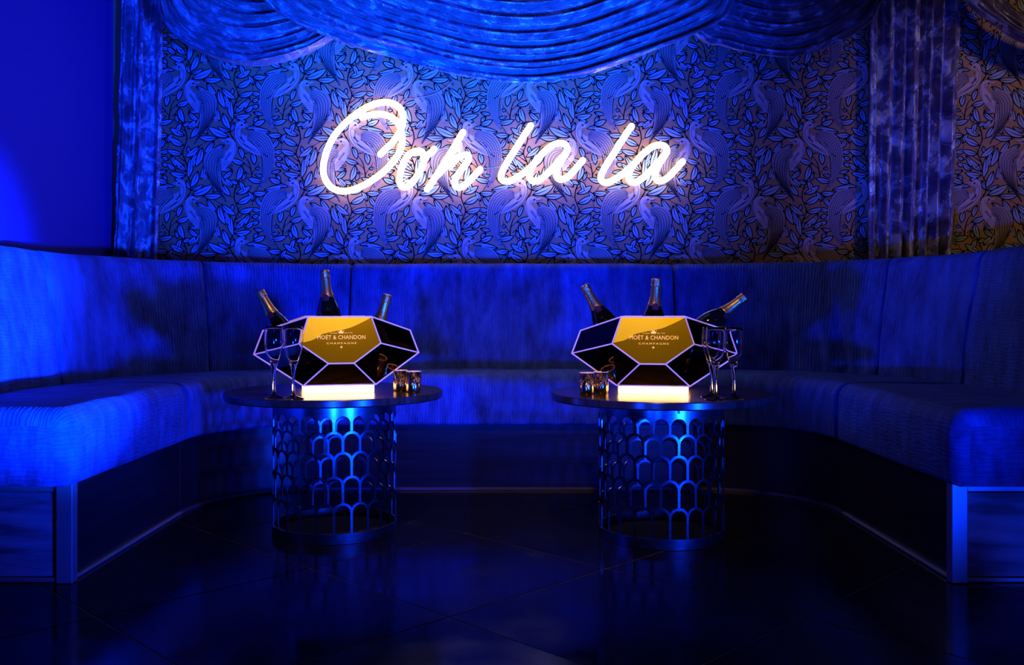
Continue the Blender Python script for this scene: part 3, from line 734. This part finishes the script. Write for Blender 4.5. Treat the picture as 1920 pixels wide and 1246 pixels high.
def make_table(loc, label, screw=False, twist=0):
    t = thing('round_table', label, 'table', loc, 0, 'lattice drum tables')
    bm = bmesh.new()
    add_lathe(bm, [(0,TZ-.026),(TR-.004,TZ-.026),(TR,TZ-.022),(TR,TZ-.003),(TR-.002,TZ),(0,TZ)], 128)
    autosmooth(obj('tabletop', bm, M['tabletop'], t), 30)
    Nn = 23; sp = 2*pi*BR/Nn; hw = .0042; r0, r1 = BR-.004, BR
    rows = [(.429, 0), (.3695, .5), (.301, 0), (.22, .5), (.129, 0)]     # top of each opening
    bm = bmesh.new()
    R = sp/2
    for ri, (zt, off) in enumerate(rows):
        zc = zt+hw*1-R+.0015                                       # centre of the arch circle
        zn = (rows[ri+1][0]+hw) if ri < 4 else .034
        for i in range(Nn):
            s = (i+off)*sp+twist
            if ri > 0:
                arc = [(s+sp/2+R*cos(pi-a*pi/12), zc+R*sin(a*pi/12)) for a in range(13)]
                band(bm, arc, hw, r0, r1)
            z1 = zc if ri > 0 else zc
            band(bm, [(s, z1+.002), (s, (z1+zn)/2), (s, zn+.001)], hw, r0, r1)
    # solid top collar cut by the first row of arches
    nA = 8
    for i in range(Nn):
        s = i*sp+twist; zc = rows[0][0]-R+hw+.0015; rr = R-hw
        for k in range(nA*2):
            a0, a1 = pi-k*pi/(nA*2), pi-(k+1)*pi/(nA*2)
            sa, sb = s+sp/2+rr*cos(a0), s+sp/2+rr*cos(a1)
            za, zb = zc+rr*sin(a0), zc+rr*sin(a1)
            q = [(sa, za), (sb, zb), (sb, TZ-.026), (sa, TZ-.026)]
            vs = [bm.verts.new(cyl_pt(r, x/BR, z)) for r in (r1, r0) for x, z in q]
            bm.faces.new(vs[:4]); bm.faces.new(vs[4:][::-1]); bm.faces.new((vs[0], vs[1], vs[5], vs[4]))
        q = [(s-hw, zc), (s+hw, zc), (s+hw, TZ-.026), (s-hw, TZ-.026)]
        vs = [bm.verts.new(cyl_pt(r, x/BR, z)) for r in (r1, r0) for x, z in q]
        bm.faces.new(vs[:4]); bm.faces.new(vs[4:][::-1])
    obj('lattice_drum', bm, M['drum'], t, normals=False)
    bm = bmesh.new(); add_lathe(bm, [(r0-.001, .001), (r1+.001, .001), (r1+.001, .036), (r0-.001, .036)], 96, closed=True)
    autosmooth(obj('base_ring', bm, M['drum'], t), 30)
    bm = bmesh.new(); add_lathe(bm, [(0, .002), (r0-.003, .002), (r0-.003, .008), (0, .008)], 64)
    obj('base_plate', bm, M['baseplate'], t)
    if screw:
        bm = bmesh.new(); add_lathe(bm, [(0, 0), (.0045, 0), (.0045, .002), (.0025, .003), (.0022, .0015), (0, .0015)], 16)
        o = obj('screw', bm, M['trim'], t, smooth=False); th = .11
        p = cyl_pt(r1, th, .452); o.location = p; o.rotation_euler = (pi/2, 0, th)
    return t
TL, TRt = Vector((-.633, 3.33, 0)), Vector((.522, 3.26, 0))
make_table(TL, 'round bronze-topped table with lattice drum base left of centre, its flutes at left', twist=.037)
make_table(TRt, 'round bronze-topped table with lattice drum base right of centre, screw on its collar', True, twist=-.005)

# ------------------------------------------------------------------ champagne coolers
def make_cooler(cx, cy, rz, label):
    t = thing('champagne_cooler', label, 'champagne cooler', (cx, cy, TZ), rz, 'faceted champagne coolers')
    vs = {}
    for sx, a in ((-1, 'L'), (1, 'R')):
        for sy, b in ((1, 'f'), (-1, 'b')):
            vs['T'+a+b] = (sx*.108, -.120*sy, .264); vs['M'+a+b] = (sx*.1375, -.150*sy, .172)
            vs['D'+a+b] = (sx*.0430, -.172*sy, .105); vs['S'+a+b] = (sx*.258, -.030*sy, .214)
            vs['P'+a+b] = (sx*.288, -.062*sy*.6, .133); vs['B'+a+b] = (sx*.124, -.115*sy, .027)
    vs = {k: Vector(v) for k, v in vs.items()}
    faces = []
    for b in 'fb':
        faces.append(('H', ['TL'+b, 'TR'+b, 'MR'+b, 'DR'+b, 'DL'+b, 'ML'+b]))
        faces.append(('K', ['DL'+b, 'DR'+b, 'BR'+b, 'BL'+b]))
        for a in 'LR':
            faces.append(('U', ['T'+a+b, 'S'+a+b, 'P'+a+b, 'M'+a+b])); faces.append(('W', ['M'+a+b, 'P'+a+b, 'B'+a+b, 'D'+a+b]))
    for a in 'LR':
        faces.append(('E', ['S'+a+'f', 'S'+a+'b', 'P'+a+'b', 'P'+a+'f'])); faces.append(('G', ['P'+a+'f', 'P'+a+'b', 'B'+a+'b', 'B'+a+'f']))
    faces.append(('Z', ['BLf', 'BRf', 'BRb', 'BLb']))
    cen = Vector((0, 0, .14)); edges = set()
    for kind, ks in faces:
        pts = [vs[k] for k in ks]; c = sum(pts, Vector())/len(pts)
        nrm = Vector()
        for p, q in zip(pts, pts[1:]+pts[:1]): nrm += (p-c).cross(q-c)
        nrm.normalize()
        if nrm.dot(c-cen) < 0: nrm = -nrm
        bm = bmesh.new()
        o_ = [bm.verts.new(p-nrm*.001) for p in pts]; i_ = [bm.verts.new(p-nrm*.004) for p in pts]
        ring = len(pts)
        bm.faces.new(o_); bm.faces.new(i_[::-1])
        for k in range(ring): bm.faces.new((o_[k], o_[(k+1) % ring], i_[(k+1) % ring], i_[k]))
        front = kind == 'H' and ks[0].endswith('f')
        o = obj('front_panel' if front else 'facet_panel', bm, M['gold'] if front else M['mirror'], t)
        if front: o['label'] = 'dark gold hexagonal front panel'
        if kind != 'Z':
            for p, q in zip(ks, ks[1:]+ks[:1]): edges.add(tuple(sorted((p, q))))
        else:
            for p, q in zip(ks, ks[1:]+ks[:1]): edges.add(tuple(sorted((p, q))))
    bm = bmesh.new()
    for p, q in sorted(edges): add_tube(bm, [vs[p], vs[q]], .0026, 6, 1)
    obj('edge_frame', bm, M['rose'], t)
    # wide inner lip round the open top
    bm = bmesh.new()
    rim = ['TLf', 'TRf', 'SRf', 'SRb', 'TRb', 'TLb', 'SLb', 'SLf']
    ro = [vs[k] for k in rim]; ri = [Vector((p.x*.93, p.y*.86, p.z-.003)) for p in ro]; rd = [Vector((p.x, p.y, p.z-.045)) for p in ri]
    a = [bm.verts.new(p) for p in ro]; b = [bm.verts.new(p) for p in ri]; d = [bm.verts.new(p) for p in rd]
    for k in range(8):
        j = (k+1) % 8; bm.faces.new((a[k], a[j], b[j], b[k])); bm.faces.new((b[k], b[j], d[j], d[k]))
    obj('rim_lip', bm, M['rose'], t)
    bm = bmesh.new(); add_box(bm, -.119, .119, -.113, .113, .0005, .0255, .003, 2)
    o = obj('light_base', bm, M['ledbase'], t); o['label'] = 'glowing warm white light base'
    # front panel artwork, laid on the plane of the front panel
    nrm = Vector((0, -.093, .030)).normalized()
    up = Vector((0, .30, .93)).normalized(); up = (up-nrm*up.dot(nrm)).normalized(); rt = Vector((1, 0, 0))
    org = (vs['MLf']+vs['MRf'])/2
    def on(x, y, h_=.0): return org+rt*x+up*y+nrm*(h_-.001)
    def zrow(py):        # picture row -> distance up the panel
        return (644.5-py)*1.822e-3*1.03
    # brighter, more emissive gold region above a wavy line
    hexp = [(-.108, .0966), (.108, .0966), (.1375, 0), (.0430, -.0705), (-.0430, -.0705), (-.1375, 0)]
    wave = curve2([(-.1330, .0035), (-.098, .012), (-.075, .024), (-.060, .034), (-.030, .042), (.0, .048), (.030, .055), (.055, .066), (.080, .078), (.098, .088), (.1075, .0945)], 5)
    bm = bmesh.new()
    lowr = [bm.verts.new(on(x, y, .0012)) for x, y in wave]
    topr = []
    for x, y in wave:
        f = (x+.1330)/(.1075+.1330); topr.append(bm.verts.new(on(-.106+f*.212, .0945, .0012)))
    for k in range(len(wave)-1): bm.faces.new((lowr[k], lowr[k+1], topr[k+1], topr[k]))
    o = obj('bright_gold_area', bm, M['gold_bright'], t); o['label'] = 'brighter gold area above a wavy edge'
    def put(me, x, y, h_=.0018, name='lettering'):
        for v in me.vertices: v.co = on(x+v.co.x, y+v.co.y, h_)
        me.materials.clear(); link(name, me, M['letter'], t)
    put(fit_text('MO\u00cbT & CHANDON', .163, .0175, 1.05, offset=0), .003, zrow(632.3)+.001)
    put(fit_text('CHAMPAGNE', .101, .0066, 1.45, offset=0), .003, zrow(644.0))
    put(fit_text('FOND\u00c9', .024, .0042, 1.2, offset=.01), -.023, zrow(624.4)); put(fit_text('EN 1743', .026, .0034, 1.2, offset=.01), .027, zrow(624.4))
    bm = bmesh.new()
    st = []
    for k in range(10):
        r = .0052 if k % 2 == 0 else .0021; a_ = pi/2+k*pi/5; st.append(bm.verts.new(on(.002+r*cos(a_), zrow(651.3)+r*sin(a_), .0018)))
    bm.faces.new(st); obj('star_emblem', bm, M['letter'], t, normals=False)
    bm = bmesh.new(); cr = [(-.0095,-.006),(.0095,-.006),(.0125,.006),(.007,.001),(.0045,.008),(0,.001),(-.0045,.008),(-.007,.001),(-.0125,.006)]
    f = bm.faces.new([bm.verts.new(on(.002+x, zrow(622.8)+y, .0018)) for x, y in [(a_*.8, b_*.8) for a_, b_ in cr]])
    for x in (-.0100, -.0036, .0036, .0100):
        c = [bm.verts.new(on(.002+x+.0012*cos(k*pi/4), zrow(622.8)+.0066+.0012*sin(k*pi/4), .0018)) for k in range(8)]; bm.faces.new(c)
    bmesh.ops.triangulate(bm, faces=bm.faces)
    obj('crown_emblem', bm, M['letter'], t, normals=False)
    return t
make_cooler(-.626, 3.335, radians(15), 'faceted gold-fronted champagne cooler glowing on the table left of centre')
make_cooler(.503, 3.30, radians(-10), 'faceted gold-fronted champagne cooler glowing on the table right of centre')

# ------------------------------------------------------------------ champagne bottles
bprof = [(0,.008),(.018,.004),(.030,0),(.040,.0015),(.0435,.008),(.0440,.03),(.0440,.150),(.0425,.168),(.036,.192),(.027,.215),(.0205,.236),(.0172,.256),(.0158,.276),(.0150,.292),(.0150,.300),(0,.300)]
bprof = [(r, z) for r, z in bprof]
def prof_r(z):
    for (r0, z0), (r1, z1) in zip(bprof[3:], bprof[4:]):
        if z0 <= z <= z1: return r0+(r1-r0)*(z-z0)/max(z1-z0, 1e-9)
    return .015
def make_bottle(tip, lean, label, back=0, spin=0):
    """tip: picture position of the cork top on plane tip[2]; lean in degrees to the right"""
    H = .318
    top = PX(tip[0], tip[1], tip[2])
    R = Matrix.Rotation(radians(lean), 4, 'Y') @ Matrix.Rotation(radians(back), 4, 'X')
    org = top-(R @ Vector((0, 0, H)))
    t = thing('champagne_bottle', label, 'bottle', org, 0, 'champagne bottles in the coolers')
    t.rotation_euler = R.to_euler()
    bm = bmesh.new(); add_lathe(bm, bprof, 40); autosmooth(obj('glass_body', bm, M['bottle'], t), 50)
    e = .0009
    z0 = .222
    fp = [(prof_r(z0)+.0002, z0)] + [(prof_r(z)+e, z) for z in [z0+.001+k*(.290-z0)/14 for k in range(15)]] + [(.0166,.291),(.0172,.294),(.0166,.297),(.0155,.298)]
    bm = bmesh.new(); add_lathe(bm, fp, 40); autosmooth(obj('neck_foil', bm, M['foil'], t), 60)
    # crinkled cap over cork and wire cage
    bm = bmesh.new(); n = 44; prof = [(.0158,.289),(.0178,.2905),(.0172,.296),(.0166,.302),(.0172,.308),(.0172,.3125),(.0150,.3165),(.010,.318),(0,.318)]
    rings = []
    for r, z in prof:
        if r == 0: rings.append([bm.verts.new((0, 0, z))]); continue
        rings.append([bm.verts.new(((r*(1+.035*sin(i*pi*.5)+.02*random.uniform(-1, 1)))*cos(2*pi*i/n), (r*(1+.035*sin(i*pi*.5)+.02*random.uniform(-1, 1)))*sin(2*pi*i/n), z)) for i in range(n)])
    for A, B in zip(rings, rings[1:]):
        for i in range(n):
            j = (i+1) % n
            if len(B) == 1: bm.faces.new((A[i], A[j], B[0]))
            else: bm.faces.new((A[i], A[j], B[j], B[i]))
    obj('foil_cap', bm, M['cap'], t, smooth=True)
    bm = bmesh.new(); add_tube(bm, [(.0182*cos(a*pi/16), .0182*sin(a*pi/16), .2925) for a in range(33)], .0009, 6, 1)
    obj('wire_ring', bm, M['foil'], t, smooth=True)
    # lettering wrapped on the foil, read upwards
    me = fit_text('MO\u00cbT', .046, .0135, 1.15, offset=0)
    bmt = bmesh.new(); bmt.from_mesh(me); bmesh.ops.subdivide_edges(bmt, edges=[e_ for e_ in bmt.edges if e_.calc_length() > .003], cuts=3, use_grid_fill=False); bmesh.ops.triangulate(bmt, faces=bmt.faces); bmt.to_mesh(me); bmt.free()
    for v in me.vertices:
        z = .259+v.co.x; r = prof_r(z)+e+.0004; th = -v.co.y/r+radians(spin)
        v.co = (r*sin(th), -r*cos(th), z)
    me.materials.clear(); link('lettering', me, M['blacklabel'], t)
    # round seal on the shoulder and a front label low on the body
    bm = bmesh.new(); rr = []
    for k in range(0, 17):
        th = -.5+k/16; z = .222+.010*cos((th)*pi)*1.0
        rr.append((bm.verts.new(((prof_r(z)+.0011)*sin(th+radians(spin)), -(prof_r(z)+.0011)*cos(th+radians(spin)), z)), bm.verts.new(((prof_r(.208)+.0008)*sin(th*.7+radians(spin)), -(prof_r(.208)+.0008)*cos(th*.7+radians(spin)), .208))))
    for (a, b), (c, d) in zip(rr, rr[1:]): bm.faces.new((a, b, d, c))
    obj('neck_seal', bm, M['seal'], t)
    bm = bmesh.new(); rr = [(bm.verts.new((.0444*sin(a), -.0444*cos(a), .05)), bm.verts.new((.0444*sin(a), -.0444*cos(a), .12))) for a in [-1+k/8 for k in range(17)]]
    for (a, b), (c, d) in zip(rr, rr[1:]): bm.faces.new((a, b, d, c))
    obj('body_label', bm, M['foil'], t)
    return t
make_bottle((486, 545, 3.31), -29, 'champagne bottle leaning left in the left-hand cooler, behind the flutes', back=-2)
make_bottle((608.5, 506, 3.35), -5, 'tallest standing champagne bottle, upright in the left-hand cooler', back=2)
make_bottle((727, 551.5, 3.42), 17, 'champagne bottle leaning slightly right in the left-hand cooler, mostly hidden', back=3, spin=-25)
make_bottle((1095, 534, 3.37), -29, 'champagne bottle leaning left in the right-hand cooler, blue light on its neck', back=0)
make_bottle((1231, 522, 3.30), 4, 'champagne bottle standing upright in the right-hand cooler', back=2)
make_bottle((1398, 555, 3.28), 52, 'champagne bottle leaning steeply right in the right-hand cooler above the flutes', back=0, spin=25)

# ------------------------------------------------------------------ flutes
def tabletop_pt(px, py):
    Y = (HC-TZ)*F/(py-HY); return Vector(((px-960)/F*Y, Y, TZ))
gp_out = [(0,.0),(.0335,.0),(.0345,.0012),(.0335,.0022),(.020,.0055),(.009,.011),(.0050,.018),(.0042,.030),(.0042,.060),(.0050,.078),(.0080,.095),(.0115,.108),(.0175,.123),(.0245,.143),(.0295,.165),(.0318,.188),(.0318,.205),(.0305,.222),(.0292,.234)]
gp_in = [(.0282,.2342),(.0293,.221),(.0306,.204),(.0306,.188),(.0283,.165),(.0232,.144),(.0160,.125),(.0090,.115),(0,.1125)]
def make_flute(px, py, k, label):
    p = tabletop_pt(px, py)
    t = thing('champagne_flute', label, 'glass', p, 0, 'champagne flutes')
    bm = bmesh.new(); add_lathe(bm, [(r, z*k) for r, z in gp_out+gp_in], 48)
    obj('flute_body', bm, M['glass'], t, smooth=True)
    return t
def single(o, label):
    # a flute is one piece of glass: keep the mesh itself as the thing
    ch = o.children[0]; ch.parent = None; ch.location = o.location; ch.name = 'champagne_flute'
    for key in ('label', 'category', 'group'): ch[key] = o[key]
    bpy.data.objects.remove(o); ch.name = 'champagne_flute'
for px, py, k, lab in ((513.5, 745.5, 1.0, 'empty champagne flute on the left table, the one nearer the table edge'),
                       (550, 747, 1.0, 'empty champagne flute on the left table, beside the glowing cooler base'),
                       (1334, 744, .985, 'rear champagne flute on the right table, partly behind another flute'),
                       (1342, 749.5, .99, 'front champagne flute on the right table, overlapping the rear one'),
                       (1376, 746.5, .985, 'outermost champagne flute on the right table, standing apart')):
    single(make_flute(px, py, k, lab), lab)

# ------------------------------------------------------------------ votive candles
def make_votive(px, py, r, hh, label):
    p = tabletop_pt(px, py)
    t = thing('votive_holder', label, 'candle holder', p, random.uniform(0, 3), 'speckled votive holders')
    bm = bmesh.new()
    add_lathe(bm, [(0,.0),(r-.003,0),(r-.0012,.003),(r,.010),(r,hh-.001),(r-.001,hh),(r-.0022,hh-.001),(r-.003,.008),(0,.006)], 40)
    autosmooth(obj('speckled_glass', bm, M['mercury'], t), 50)
    bm = bmesh.new(); add_lathe(bm, [(r-.0008,hh-.0015),(r+.0004,hh-.0006),(r+.0004,hh+.0006),(r-.0022,hh+.0006),(r-.0024,hh-.0015)], 40, closed=True)
    obj('rim', bm, M['rose'], t, smooth=True)
    bm = bmesh.new(); add_lathe(bm, [(0,.0065),(r-.006,.0065),(r-.006,.022),(r-.008,.024),(0,.023)], 28)
    obj('tealight', bm, M['wax'], t)
    bm = bmesh.new(); add_lathe(bm, [(0,.024),(.003,.027),(.0042,.032),(.003,.039),(0,.047)], 14)
    obj('flame', bm, M['flame'], t, smooth=True)
    return t
make_votive(751, 732.5, .0255, .0735, 'speckled votive on the left table, nearer the champagne cooler')
make_votive(775.5, 735, .0262, .0735, 'speckled votive on the left table, nearer the table edge')
make_votive(1100, 738.5, .0250, .0735, 'speckled bluish votive on the right table, nearer the table edge')
make_votive(1126.5, 736.5, .0262, .0735, 'speckled votive on the right table, nearer the champagne cooler')
